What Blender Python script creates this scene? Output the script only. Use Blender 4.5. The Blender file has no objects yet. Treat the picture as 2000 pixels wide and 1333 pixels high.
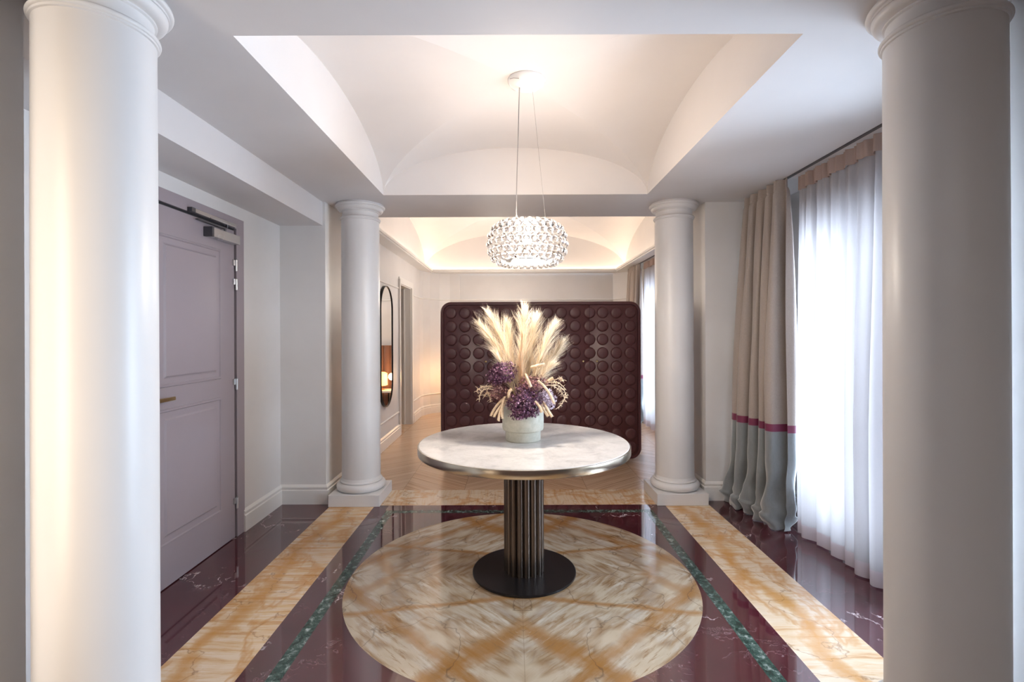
import bpy, bmesh, math, random
from mathutils import Vector, Matrix
PI = math.pi
sc = bpy.context.scene
C = sc.collection
rnd = random.Random(7)

# ------------------------------------------------------------------ camera
cam_d = bpy.data.cameras.new('camera')
cam = bpy.data.objects.new('camera', cam_d); C.objects.link(cam)
cam.location = (0, 0, 1.4)
cam.rotation_euler = (PI/2, math.radians(0.22), 0)
cam_d.sensor_width = 36; cam_d.lens = 970/2000*36
cam_d.shift_x = -0.001; cam_d.shift_y = -16.5/2000
cam_d.clip_start = 0.05; cam_d.clip_end = 100
sc.camera = cam

# ------------------------------------------------------------------ colour
sc.view_settings.view_transform = 'Standard'
sc.view_settings.look = 'None'
sc.view_settings.gamma = 1
sc.view_settings.exposure = 1.1
cy = sc.cycles
cy.max_bounces = 10; cy.diffuse_bounces = 6; cy.glossy_bounces = 5
cy.transmission_bounces = 8; cy.transparent_max_bounces = 16
cy.sample_clamp_indirect = 6; cy.caustics_refractive = False; cy.caustics_reflective = False
cy.use_denoising = True

# ------------------------------------------------------------------ daylight
w = bpy.data.worlds.new('sky'); sc.world = w; w.use_nodes = True
bg = w.node_tree.nodes['Background']
bg.inputs[0].default_value = (0.69, 0.82, 1.0, 1)
bg.inputs[1].default_value = 14.0

def area(name, loc, rot, sx, sy, power, col, portal=False, spread=PI):
    d = bpy.data.lights.new(name, 'AREA'); d.shape = 'RECTANGLE'; d.size = sx; d.size_y = sy
    d.energy = power; d.color = col; d.spread = spread
    if portal: d.cycles.is_portal = True
    o = bpy.data.objects.new(name, d); C.objects.link(o); o.location = loc; o.rotation_euler = rot
    return o
def point(name, loc, power, col, r):
    d = bpy.data.lights.new(name, 'POINT'); d.energy = power; d.color = col; d.shadow_soft_size = r
    o = bpy.data.objects.new(name, d); C.objects.link(o); o.location = loc
    return o
WARM = (1.0, 0.72, 0.46)
# window portals (right wall: hall, far room, room behind the camera)
area('portal_hall', (2.42, 2.83, 1.15), (0, PI/2, 0), 2.3, 1.9, 1, (1,1,1), True)
area('portal_far', (2.42, 6.75, 1.15), (0, PI/2, 0), 2.3, 1.9, 1, (1,1,1), True)
# room behind the camera: an added ceiling fill and a warm lamp on its left
area('rear_ceiling_fill', (0.0, -1.6, 2.44), (0, 0, 0), 2.6, 1.6, 16, (1.0, 0.94, 0.89))
area('rear_left_lamp', (-1.90, -0.10, 1.30), (PI/2, 0, -.33), .5, 2.1, 6, (1.0, 0.82, 0.64), False, math.radians(75))

# ------------------------------------------------------------------ node helper
class NT:
    def __init__(s, name):
        s.m = bpy.data.materials.new(name); s.m.use_nodes = True
        s.t = s.m.node_tree; s.b = s.t.nodes['Principled BSDF']; s.out = s.t.nodes['Material Output']
    def put(s, sock, v):
        if hasattr(v, 'is_linked') or isinstance(v, bpy.types.NodeSocket): s.t.links.new(v, sock)
        elif isinstance(v, (tuple, list)) and len(v) == 3 and sock.type == 'RGBA': sock.default_value = (*v, 1)
        else: sock.default_value = v
    def node(s, typ, ins=None, **props):
        n = s.t.nodes.new(typ)
        for k, v in props.items(): setattr(n, k, v)
        for k, v in (ins or {}).items(): s.put(n.inputs[k], v)
        return n
    def co(s): return s.node('ShaderNodeTexCoord').outputs['Object']
    def math(s, op, a, b=0.0, c=None, clamp=False):
        n = s.node('ShaderNodeMath', {0: a, 1: b}, operation=op, use_clamp=clamp)
        if c is not None: s.put(n.inputs[2], c)
        return n.outputs[0]
    def vmul(s, v, k): return s.node('ShaderNodeVectorMath', {0: v, 1: k}, operation='MULTIPLY').outputs[0]
    def vadd(s, v, k): return s.node('ShaderNodeVectorMath', {0: v, 1: k}, operation='ADD').outputs[0]
    def sep(s, v):
        n = s.node('ShaderNodeSeparateXYZ', {0: v}); return n.outputs[0], n.outputs[1], n.outputs[2]
    def comb(s, x, y, z=0.0): return s.node('ShaderNodeCombineXYZ', {0: x, 1: y, 2: z}).outputs[0]
    def noise(s, v, scale, detail=4, rough=.55, dist=0.0, out=0):
        return s.node('ShaderNodeTexNoise', {'Vector': v, 'Scale': scale, 'Detail': detail, 'Roughness': rough, 'Distortion': dist}).outputs[out]
    def ramp(s, f, stops, interp='LINEAR'):
        n = s.node('ShaderNodeValToRGB', {0: f}); r = n.color_ramp; r.interpolation = interp
        while len(r.elements) < len(stops): r.elements.new(.5)
        for e, (p, c) in zip(r.elements, stops):
            e.position = p; e.color = (*c, 1) if isinstance(c, tuple) else (c, c, c, 1)
        return n.outputs[0]
    def mix(s, f, a, b, mode='MIX'):
        n = s.node('ShaderNodeMix', data_type='RGBA', blend_type=mode)
        s.put(n.inputs[0], f); s.put(n.inputs[6], a); s.put(n.inputs[7], b)
        return n.outputs[2]
    def bump(s, h, strength=.2, dist=.01):
        s.put(s.b.inputs['Normal'], s.node('ShaderNodeBump', {'Strength': strength, 'Distance': dist, 'Height': h}).outputs[0])
    def set(s, col=None, rough=None, metal=None, **kw):
        if col is not None: s.put(s.b.inputs['Base Color'], col)
        if rough is not None: s.put(s.b.inputs['Roughness'], rough)
        if metal is not None: s.put(s.b.inputs['Metallic'], metal)
        for k, v in kw.items(): s.put(s.b.inputs[k.replace('_', ' ')], v)
        return s.m

def paint(name, col, rough=.45, var=.03):
    n = NT(name)
    f = n.noise(n.co(), 3.0, 3)
    a = tuple(c*(1-var) for c in col); b = tuple(min(1, c*(1+var)) for c in col)
    n.bump(n.noise(n.co(), 160.0, 2), .04, .002)
    return n.set(n.ramp(f, [(.3, a), (.7, b)]), rough)
def plain(name, col, rough=.4, metal=0.0, **kw):
    n = NT(name)
    k_ = .03 if metal > .3 else .12
    r = n.ramp(n.noise(n.co(), 9.0, 2), [(.3, rough*(1-k_)), (.7, min(1, rough*(1+k_)))])
    return n.set(col, r, metal, **kw)

M = {}
M['wall'] = paint('greige_wall_paint', (.65, .64, .635), .45)
M['ceiling'] = paint('ceiling_paint', (.63, .615, .62), .6, .02)
M['vault'] = paint('vault_paint', (.72, .70, .69), .5, .015)
M['column'] = paint('satin_column_paint', (.68, .675, .675), .38, .012)
M['trim'] = paint('satin_trim_paint', (.70, .69, .67), .32, .015)
M['door'] = paint('lilac_grey_door_paint', (.30, .26, .285), .38, .02)
M['gap'] = plain('dark_gap', (.02, .018, .02), .8)  # near-black colour standing in for shade in the door gap; also floor slab
M['steel'] = plain('brushed_silver_steel', (.62, .62, .63), .28, 1.0)
M['dark_steel'] = plain('dark_grey_steel', (.10, .10, .11), .4, .6)
M['brass'] = plain('aged_brass', (.50, .36, .18), .3, 1.0)
M['bronze'] = plain('dark_bronze_metal', (.12, .095, .08), .24, .9)
M['black_metal'] = plain('blackened_metal', (.016, .014, .015), .32, .5)
M['white_gloss'] = plain('white_gloss_metal', (.86, .86, .85), .15)
M['window_paint'] = plain('white_window_paint', (.62, .62, .64), .35)
M['cable'] = plain('clear_grey_cable', (.35, .33, .32), .3, .3)
M['plum'] = paint('plum_lacquer', (.088, .031, .036), .38, .05)
M['plum_dark'] = plain('plum_shadow_gap', (.02, .008, .011), .5)
M['mirror'] = plain('mirror_glass', (.86, .86, .85), .02, 1.0)
M['velvet_brown'] = plain('brown_velvet', (.23, .10, .06), .65, 0.0, Sheen_Weight=.4)

def glass_pane():
    n = NT('window_glass')
    tr = n.node('ShaderNodeBsdfTransparent', {0: (.97, .98, .98)})
    gl = n.node('ShaderNodeBsdfGlossy', {'Color': (1, 1, 1), 'Roughness': .02})
    fr = n.node('ShaderNodeFresnel', {'IOR': 1.45})
    mx = n.node('ShaderNodeMixShader', {0: fr.outputs[0], 1: tr.outputs[0], 2: gl.outputs[0]})
    n.put(n.out.inputs[0], mx.outputs[0]); return n.m
M['pane'] = glass_pane()
def crystal():
    n = NT('clear_acrylic')
    n.set((.97, .955, .94), .03, 0.0, Transmission_Weight=1.0, IOR=1.46)
    return n.m
M['crystal'] = crystal()
def emit(name, col, st):
    n = NT(name); n.set(col, .5)
    n.put(n.b.inputs['Emission Color'], col); n.put(n.b.inputs['Emission Strength'], st); return n.m
M['led'] = emit('warm_led_strip', (1.0, .80, .62), 7.0)
M['bulb'] = emit('lit_bulb', (1.0, .84, .66), 30.0)
M['diffuser'] = emit('lit_glass_diffuser', (1.0, .90, .80), 2.2)
M['lampshade'] = emit('lit_lampshade', (1.0, .50, .16), 1.5)

# --- stone
def yellow_marble():
    n = NT('yellow_siena_marble'); c = n.co()
    d = n.noise(c, 2.2, 3, .5, 0, 1)
    cd = n.vadd(c, n.vmul(d, (.30, .07, 0)))
    st = n.noise(n.vmul(cd, (1.5, 17.0, 1)), 1.7, 8, .70, .15)
    base = n.ramp(st, [(.32, (.50, .26, .10)), (.42, (.68, .44, .23)), (.50, (.76, .58, .38)), (.60, (.84, .74, .62))])
    pv = n.noise(n.vmul(cd, (.8, 1.1, 1)), 1.1, 3)
    x0_, y0_, z0_ = n.sep(c)
    pv = n.math('ADD', pv, n.math('MULTIPLY', x0_, .035))
    base = n.mix(n.math('MULTIPLY', n.ramp(pv, [(.42, 0.0), (.62, .7)]), n.ramp(st, [(.34, .35), (.5, 1.0)])), base, (.80, .71, .62))
    wv = n.math('MULTIPLY', n.math('SUBTRACT', n.noise(n.comb(0.0, y0_, x0_), 1.3, 3), .5), .55)
    mx_ = n.math('ABSOLUTE', n.math('SUBTRACT', n.math('SUBTRACT', n.math('ABSOLUTE', x0_), 1.35), wv))
    mx_ = n.math('ADD', mx_, n.math('MULTIPLY', n.math('SUBTRACT', n.noise(c, 9.0, 5, .65), .5), .16))
    base = n.mix(n.ramp(mx_, [(.0, .8), (.035, .55), (.07, 0.0)]), base, (.60, .31, .07))
    a = n.noise(n.vadd(n.vmul(cd, (1.6, .75, 1)), (4, 2, 0)), 1.5, 5, .6)
    vein = n.math('ABSOLUTE', n.math('SUBTRACT', a, .5))
    m1 = n.ramp(vein, [(.0, .6), (.015, .4), (.04, 0.0)])
    base = n.mix(m1, base, (.56, .27, .055))
    a2 = n.noise(n.vadd(c, (9, 3, 0)), 2.4, 5, .5)
    v2 = n.ramp(n.math('ABSOLUTE', n.math('SUBTRACT', a2, .5)), [(0, .6), (.003, .2), (.007, 0.0)])
    base = n.mix(v2, base, (.25, .13, .06))
    x, y, z = n.sep(c)
    j = n.math('ABSOLUTE', n.math('SUBTRACT', n.math('FRACT', n.math('DIVIDE', y, .74)), .5))
    joint = n.math('LESS_THAN', j, .0022)
    base = n.mix(n.math('MULTIPLY', joint, .45), base, (.30, .20, .12))
    base = n.mix(1.0, base, (.86, .80, .70), 'MULTIPLY')
    n.put(n.b.inputs['Specular IOR Level'], .5)
    return n.set(base, .09)
M['yellow'] = yellow_marble()

def medallion():
    n = NT('bookmatched_marble'); c = n.co()
    x, y, z = n.sep(c)
    ax = n.math('ABSOLUTE', x); ay = n.math('ABSOLUTE', y)
    a = n.math('MULTIPLY', n.math('ADD', ax, ay), .7071)      # outward diagonal
    b = n.math('MULTIPLY', n.math('SUBTRACT', ax, ay), .7071)
    q = n.comb(a, b, 0.0)
    d = n.noise(q, 2.6, 4, .5, 0, 1)
    qd = n.vadd(q, n.vmul(d, (.05, .10, 0)))
    st = n.noise(n.vmul(qd, (17.0, 2.2, 1)), 1.5, 8, .66, .5)
    base = n.ramp(st, [(.32, (.22, .12, .05)), (.42, (.42, .28, .16)), (.49, (.56, .45, .34)), (.56, (.66, .59, .50)), (.66, (.78, .73, .66))])
    vo = n.node('ShaderNodeTexVoronoi', {'Vector': n.vmul(n.vadd(q, n.vmul(d, (.05, .20, 0))), (15.0, 4.2, 1)), 'Scale': 1.0}, feature='DISTANCE_TO_EDGE').outputs['Distance']
    vo2 = n.node('ShaderNodeTexVoronoi', {'Vector': n.vmul(n.vadd(q, n.vmul(d, (.05, .20, 0))), (15.0, 4.2, 1)), 'Scale': 1.0}).outputs['Color']
    vm = n.ramp(n.noise(n.vadd(n.vmul(q, (2.4, 2.4, 1)), (1, 4, 0)), 1.5, 3), [(.44, 0.0), (.54, 1.0)])
    sh = n.ramp(vo, [(.0, (.26, .15, .075)), (.10, (.42, .29, .18)), (.22, (.62, .54, .46)), (.5, (.80, .77, .74))])
    base = n.mix(n.math('MULTIPLY', vm, .72), base, n.mix(n.math('MULTIPLY', n.sep(vo2)[0], .5), sh, (.60, .45, .29)))
    # large pale clouds
    pl = n.noise(n.vadd(n.vmul(qd, (2.6, 1.6, 1)), (3, 7, 0)), 1.2, 2)
    base = n.mix(n.ramp(pl, [(.50, 0.0), (.56, .85)]), base, (.70, .61, .49))
    gy = n.noise(n.vadd(n.vmul(qd, (5, 1.6, 1)), (13, 1, 0)), 1.2, 4)
    base = n.mix(n.ramp(gy, [(.52, 0.0), (.66, .55)]), base, (.50, .45, .42))
    # broad ochre bands running outward, and one set across
    bx, by, bz = n.sep(qd)
    def band(co, at, wd, strength):
        r = n.math('ABSOLUTE', n.math('SUBTRACT', co, at))
        rr = n.math('ADD', r, n.math('MULTIPLY', n.math('SUBTRACT', n.noise(q, 7.0, 5, .65), .5), wd*1.7))
        return n.ramp(n.math('DIVIDE', rr, wd), [(.15, strength), (.65, strength*.55), (1.0, 0.0)])
    och = (.44, .215, .060)
    sk = n.math('SUBTRACT', by, n.math('MULTIPLY', bx, .7))
    base = n.mix(band(by, -.30, .075, .85), base, och)
    base = n.mix(band(sk, -.26, .035, .8), base, och)
    base = n.mix(band(bx, .80, .05, .75), base, och)
    base = n.mix(band(by, .55, .06, .6), base, och)
    base = n.mix(band(bx, .30, .02, .5), base, (.40, .27, .15))
    fs = n.noise(n.vmul(qd, (42.0, 5.0, 1)), 1.5, 5, .65, .3)
    fm = n.ramp(n.noise(n.vadd(q, (2, 9, 0)), 3.2, 3), [(.42, 0.0), (.58, 1.0)])
    fk = n.math('MULTIPLY', n.ramp(fs, [(.34, .85), (.46, 0.0)]), fm)
    base = n.mix(fk, base, (.33, .20, .10))
    fw = n.math('MULTIPLY', n.ramp(fs, [(.58, 0.0), (.68, .45)]), fm)
    base = n.mix(fw, base, (.82, .79, .74))
    # dark hair cracks
    cr = n.noise(n.vadd(q, (5, 5.3, 0)), 1.5, 5, .45)
    cv = n.ramp(n.math('ABSOLUTE', n.math('SUBTRACT', cr, .5)), [(0, .55), (.0015, .3), (.0035, 0.0)])
    base = n.mix(cv, base, (.12, .08, .06))
    # orange tint of the stone at the rim
    r = n.node('ShaderNodeVectorMath', {0: c}, operation='LENGTH').outputs['Value']
    rim = n.ramp(n.math('ADD', r, n.math('MULTIPLY', n.noise(c, 3.5, 4), .22)), [(1.00, 0.0), (1.10, .7)])
    base = n.mix(rim, base, (.76, .47, .20))
    # fine seams of the four leaves
    seam = n.math('LESS_THAN', n.math('MINIMUM', ax, ay), .0016)
    base = n.mix(n.math('MULTIPLY', seam, .35), base, (.25, .16, .10))
    base = n.mix(1.0, base, (.84, .78, .69), 'MULTIPLY')
    return n.set(base, .10)
M['medallion'] = medallion()

def purple_marble():
    n = NT('dark_red_marble'); c = n.co()
    d = n.noise(c, 3.0, 5, .6, 0, 1)
    cd = n.vadd(c, n.vmul(d, (.5, .5, 0)))
    base = n.ramp(n.noise(c, 9.0, 6, .7), [(.3, (.052, .0105, .0155)), (.7, (.088, .019, .027))])
    a = n.noise(n.vmul(n.vadd(c, n.vmul(d, (.16, .16, 0))), (1.5, 1.0, 1)), 1.7, 6, .58)
    v = n.ramp(n.math('ABSOLUTE', n.math('SUBTRACT', a, .52)), [(0, 1.0), (.003, .6), (.007, 0.0)])
    msk = n.ramp(n.noise(c, 2.3, 4, .6), [(.55, 0.0), (.62, 1.0)])
    brk = n.ramp(n.noise(c, 26.0, 4, .7), [(.36, .1), (.50, 1.0)])
    k = n.math('MULTIPLY', n.math('MULTIPLY', v, msk), brk)
    base = n.mix(k, base, (.85, .78, .80))
    a2 = n.noise(n.vadd(n.vmul(cd, (1.0, 2.4, 1)), (7, 1, 0)), 3.0, 8, .65)
    v2 = n.ramp(n.math('ABSOLUTE', n.math('SUBTRACT', a2, .5)), [(0, .5), (.006, 0.0)])
    m2 = n.ramp(n.noise(n.vadd(c, (3, 3, 3)), 3.1, 4), [(.50, 0.0), (.62, 1.0)])
    base = n.mix(n.math('MULTIPLY', v2, m2), base, (.40, .33, .36))
    n.put(n.b.inputs['IOR'], 2.1)
    return n.set(base, .045)
M['purple'] = purple_marble()

def green_marble():
    n = NT('green_serpentine_marble'); c = n.co()
    d = n.noise(c, 14, 4, .6, 0, 1)
    cd = n.vadd(c, n.vmul(d, (.10, .10, 0)))
    a = n.noise(n.vmul(cd, (1.4, 1.0, 1)), 22.0, 8, .72)
    base = n.ramp(a, [(.36, (.010, .022, .018)), (.48, (.030, .062, .050)), (.56, (.08, .12, .105)), (.66, (.40, .46, .44))])
    return n.set(base, .08)
M['green'] = green_marble()

def white_marble():
    n = NT('white_tabletop_marble'); c = n.co()
    base = n.ramp(n.noise(c, 7.0, 7, .68, .6), [(.33, (.56, .54, .53)), (.50, (.70, .68, .655)), (.68, (.78, .76, .74))])
    f = n.ramp(n.noise(c, 55.0, 4, .7), [(.30, .5), (.42, 0.0)])
    base = n.mix(f, base, (.50, .45, .41))
    return n.set(base, .14)
M['white_marble'] = white_marble()

def oak():
    n = NT('oak_chevron'); c = n.co()
    x, y, z = n.sep(c)
    W = .547
    xx = n.math('ADD', x, .985+W*10)
    ci = n.math('FLOOR', n.math('DIVIDE', xx, W))
    par = n.math('MODULO', ci, 2.0)
    pp = n.math('PINGPONG', xx, W)
    ang = .80
    v = n.math('ADD', y, n.math('MULTIPLY', pp, ang))
    t = n.math('DIVIDE', v, .15)
    idx = n.math('FLOOR', t); fr = n.math('FRACT', t)
    rndn = n.node('ShaderNodeTexWhiteNoise', {'Vector': n.comb(ci, idx, 0.0)}, noise_dimensions='3D').outputs[0]
    g = n.noise(n.comb(n.math('MULTIPLY', pp, 1.3), n.math('MULTIPLY', v, 34.0), n.math('MULTIPLY', rndn, 30.0)), 1.4, 5, .6, .3)
    col = n.ramp(g, [(.34, (.30, .165, .085)), (.47, (.50, .315, .19)), (.62, (.64, .45, .30))])
    col = n.mix(n.math('MULTIPLY', rndn, .35), col, (.62, .45, .31))
    col = n.mix(n.math('MULTIPLY', par, .30), col, (.56, .43, .32))  # every other column paler: light reflected by the turned grain, painted as colour
    e = n.math('MINIMUM', fr, n.math('SUBTRACT', 1.0, fr))
    e2 = n.math('FRACT', n.math('DIVIDE', xx, W)); e2 = n.math('MINIMUM', e2, n.math('SUBTRACT', 1.0, e2))
    ln = n.math('MAXIMUM', n.math('LESS_THAN', e, .012), n.math('LESS_THAN', e2, .004))
    col = n.mix(n.math('MULTIPLY', ln, .55), col, (.14, .08, .045))
    return n.set(col, .24)
M['oak'] = oak()

def rim_metal():
    n = NT('brushed_champagne_rim')
    c = n.co()
    n.bump(n.noise(n.vmul(c, (1, 1, 60)), 6.0, 3), .05, .002)
    n.put(n.b.inputs['Anisotropic'], .6)
    return n.set((.60, .53, .42), .20, 1.0)
M['rim'] = rim_metal()

def ceramic():
    n = NT('ribbed_sage_ceramic'); c = n.co()
    x, y, z = n.sep(c)
    col = n.ramp(n.noise(c, 30, 5, .7), [(.3, (.34, .335, .28)), (.7, (.46, .455, .39))])
    n.bump(n.math('SINE', n.math('MULTIPLY', z, 900.0)), .12, .002)
    return n.set(col, .6)
M['ceramic'] = ceramic()

def cloth(name, col, rough=.85, weave=900.0, sheen=.3, var=.1):
    n = NT(name); c = n.co()
    x, y, z = n.sep(c)
    wv = n.noise(n.vmul(c, (1, 1, .25)), weave*.35, 3, .7)
    a = tuple(k*(1-var) for k in col); b = tuple(min(1, k*(1+var)) for k in col)
    n.bump(wv, .15, .002)
    return n.set(n.ramp(wv, [(.3, a), (.7, b)]), rough, 0.0, Sheen_Weight=sheen)
M['linen'] = cloth('taupe_linen', (.34, .29, .26))
M['velvet'] = cloth('grey_blue_velvet', (.17, .188, .20), .55, 300.0, 1.0, .08)
M['ribbon'] = cloth('magenta_ribbon', (.15, .014, .055), .5, 300.0, .2, .05)
M['tape'] = cloth('rose_taupe_heading', (.38, .29, .26))
def sheer_mat(name, col, trans, clear):
    n = NT(name); c = n.co()
    f = n.noise(n.vmul(c, (1, 1, .12)), 420.0, 3, .7)
    df = n.node('ShaderNodeBsdfDiffuse', {0: col})
    tl = n.node('ShaderNodeBsdfTranslucent', {0: col})
    tp = n.node('ShaderNodeBsdfTransparent', {0: (1, 1, 1)})
    m1 = n.node('ShaderNodeMixShader', {0: trans, 1: df.outputs[0], 2: tl.outputs[0]})
    cl = n.ramp(f, [(.35, clear*.6), (.65, min(1, clear*1.4))])
    m2 = n.node('ShaderNodeMixShader', {0: cl, 1: m1.outputs[0], 2: tp.outputs[0]})
    n.put(n.out.inputs[0], m2.outputs[0]); return n.m
M['sheer'] = sheer_mat('white_sheer_voile', (.44, .42, .43), .40, .034)
M['sheer_hem'] = sheer_mat('doubled_sheer_hem', (.50, .44, .47), .17, .015)
M['sheer_tape'] = sheer_mat('sheer_heading_tape', (.38, .29, .26), .05, .01)

def island(name, cols, rough=.8, trans=0.0):
    n = NT(name)
    r = n.node('ShaderNodeNewGeometry').outputs['Random Per Island']
    k = len(cols)
    col = n.ramp(r, [(i/(k-1), cc) for i, cc in enumerate(cols)], 'CONSTANT' if False else 'LINEAR')
    n.set(col, rough)
    if trans:
        tl = n.node('ShaderNodeBsdfTranslucent'); n.put(tl.inputs[0], col)
        mx = n.node('ShaderNodeMixShader', {0: trans, 1: n.b.outputs[0], 2: tl.outputs[0]})
        n.put(n.out.inputs[0], mx.outputs[0])
    return n.m
M['pampas'] = island('cream_pampas', [(.62, .50, .34), (.90, .80, .64), (.96, .92, .84), (.80, .68, .50)], .8, .4)
M['pampas_peach'] = island('peach_pampas', [(.85, .62, .38), (.90, .74, .54), (.90, .80, .66)], .8, .4)
M['florets'] = island('purple_florets', [(.040, .010, .030), (.11, .032, .08), (.07, .020, .055), (.24, .09, .18), (.50, .30, .40)], .7)
M['florets_rose'] = island('rose_florets', [(.11, .04, .06), (.28, .11, .11), (.18, .07, .11), (.45, .24, .22), (.65, .45, .40)], .7)
M['florets_pale'] = island('pale_lilac_florets', [(.50, .40, .50), (.72, .62, .70), (.60, .50, .60)], .7)
M['catkin'] = island('cream_catkin', [(.74, .56, .38), (.86, .72, .54), (.80, .64, .46)], .8)
M['stem'] = plain('dry_stem', (.55, .42, .24), .7)

# ------------------------------------------------------------------ mesh helpers
def obj(name, bm, mat, parent=None, loc=None, smooth=None, rot=None):
    me = bpy.data.meshes.new(name)
    if smooth is not None:
        bm.normal_update()
        for f in bm.faces: f.smooth = True
        for e in bm.edges:
            if len(e.link_faces) == 2 and e.calc_face_angle(0) > math.radians(smooth): e.smooth = False
    bm.to_mesh(me); bm.free()
    for m in (mat if isinstance(mat, (list, tuple)) else [mat]): me.materials.append(m)
    o = bpy.data.objects.new(name, me); C.objects.link(o)
    if parent is not None: o.parent = parent
    if loc is not None: o.location = loc
    if rot is not None: o.rotation_euler = rot
    return o
def tag(o, label, cat, group=None, kind=None):
    o['label'] = label; o['category'] = cat
    if group: o['group'] = group
    if kind: o['kind'] = kind
    return o
def thing(name, label, cat, loc=(0, 0, 0), rz=0, group=None):
    o = bpy.data.objects.new(name, None); C.objects.link(o); o.empty_display_size = .1
    o.location = loc; o.rotation_euler = (0, 0, rz)
    return tag(o, label, cat, group)
def struct(o, label, cat):
    return tag(o, label, cat, kind='structure')
def B(): return bmesh.new()
def box(bm, x0, x1, y0, y1, z0, z1, bev=0.0):
    vs = [bm.verts.new((x, y, z)) for z in (z0, z1) for y in (y0, y1) for x in (x0, x1)]
    fs = [(0,2,3,1), (4,5,7,6), (0,1,5,4), (2,6,7,3), (0,4,6,2), (1,3,7,5)]
    nf = [bm.faces.new([vs[i] for i in f]) for f in fs]
    if bev:
        es = list({e for f in nf for e in f.edges})
        bmesh.ops.bevel(bm, geom=es, offset=bev, segments=2, affect='EDGES', profile=.6)
    return bm
def lathe(bm, prof, seg=48, cx=0, cy=0, cz=0, a0=0, a1=2*PI, cap=False):
    full = abs(a1-a0-2*PI) < 1e-6
    n = seg if full else seg+1
    rings = []
    for r, z in prof:
        if r < 1e-6: rings.append([bm.verts.new((cx, cy, cz+z))])
        else: rings.append([bm.verts.new((cx+r*math.cos(a0+(a1-a0)*i/seg), cy+r*math.sin(a0+(a1-a0)*i/seg), cz+z)) for i in range(n)])
    for A, D in zip(rings, rings[1:]):
        for i in range(seg):
            j = (i+1) % n
            if len(A) == 1 and len(D) == 1: continue
            if len(A) == 1: f = (A[0], D[i], D[j])
            elif len(D) == 1: f = (A[i], A[j], D[0])
            else: f = (A[i], A[j], D[j], D[i])
            try: bm.faces.new(f)
            except ValueError: pass
    return bm
def tube(bm, pts, r, seg=8, caps=True):
    pts = [Vector(p) for p in pts]
    rs = r if isinstance(r, (list, tuple)) else [r]*len(pts)
    up = Vector((0, 0, 1)); rings = []
    for i, p in enumerate(pts):
        t = (pts[min(i+1, len(pts)-1)]-pts[max(i-1, 0)]).normalized()
        a = t.cross(up if abs(t.z) < .9 else Vector((1, 0, 0))).normalized()
        if rings and a.dot(pa) < 0: a = -a
        pa = a; b = t.cross(a)
        rings.append([bm.verts.new(p+(a*math.cos(2*PI*k/seg)+b*math.sin(2*PI*k/seg))*rs[i]) for k in range(seg)])
    for A, D in zip(rings, rings[1:]):
        for k in range(seg): bm.faces.new((A[k], A[(k+1) % seg], D[(k+1) % seg], D[k]))
    if caps:
        bm.faces.new(rings[0][::-1]); bm.faces.new(rings[-1])
    return bm
def prism(bm, poly, axis, a, b):
    """poly: list of 2D points; axis: 'x','y','z' extruded from a to b"""
    def P(u, v, t): return {'x': (t, u, v), 'y': (u, t, v), 'z': (u, v, t)}[axis]
    A = [bm.verts.new(P(u, v, a)) for u, v in poly]; D = [bm.verts.new(P(u, v, b)) for u, v in poly]
    n = len(poly)
    for i in range(n): bm.faces.new((A[i], A[(i+1) % n], D[(i+1) % n], D[i]))
    bm.faces.new(A[::-1]); bm.faces.new(D)
    return bm
def fixn(bm):
    bmesh.ops.recalc_face_normals(bm, faces=bm.faces); return bm

# ------------------------------------------------------------------ key planes
CE = 2.48          # flat ceiling
LW = -1.913        # left wall
RW = 2.20          # right (window) wall
VX0, VX1, VY0, VY1 = -1.01, 1.056, 1.80, 3.887
MC = (.043, 2.869); MR = .979     # floor medallion

# ================================================================== FLOOR
bm = B(); box(bm, -3.6, 2.6, -3.2, 9.2, -.12, -.02)
floor = struct(obj('floor', bm, M['gap']), 'floor of the hall: dark red stone, yellow marble bands and oak beyond the columns', 'floor')
def quad(bm, x0, x1, y0, y1, z=0.0, h=.02):
    return box(bm, x0, x1, y0, y1, z-h, z)
YI0, YI1, XI0, XI1 = 1.80, 3.855, -.942, 1.028      # inside green frame
G = .062
# field around the medallion
bm = B()
N = 192
top = []; inner = []
for i in range(N):
    a = 2*PI*i/N; c, s = math.cos(a), math.sin(a)
    inner.append(bm.verts.new((MC[0]+MR*c, MC[1]+MR*s, 0)))
    tx = ((XI1-MC[0]) if c > 0 else (XI0-MC[0]))/c if abs(c) > 1e-9 else 1e9
    ty = ((YI1-MC[1]) if s > 0 else (1.886-MC[1]))/s if abs(s) > 1e-9 else 1e9
    t = min(tx, ty)
    top.append(bm.verts.new((MC[0]+t*c, MC[1]+t*s, 0)))
for i in range(N):
    j = (i+1) % N
    bm.faces.new((inner[i], top[i], top[j], inner[j]))
for cx_, cy_ in ((XI0, YI1), (XI1, YI1), (XI0, 1.886), (XI1, 1.886)):    # fill the corner slivers
    v = sorted(top, key=lambda p: (p.co.x-cx_)**2+(p.co.y-cy_)**2)[:2]
    # corner triangle
    cvt = bm.verts.new((cx_, cy_, 0))
    near = sorted(range(N), key=lambda k: (top[k].co.x-cx_)**2+(top[k].co.y-cy_)**2)
    k = near[0]; q = [(k-1) % N, k, (k+1) % N]
    for a_, b_ in ((q[0], q[1]), (q[1], q[2])):
        pa_, pb_ = top[a_].co, top[b_].co
        if abs(pa_.x-pb_.x) > 1e-6 and abs(pa_.y-pb_.y) > 1e-6:
            bm.faces.new((top[a_], cvt, top[b_]))
for f in bm.faces:
    if f.normal.z < 0: f.normal_flip()
bm.normal_update()
for f in list(bm.faces):
    if f.normal.z < 0: f.normal_flip()
obj('red_marble_field', bm, M['purple'], floor)
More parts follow.
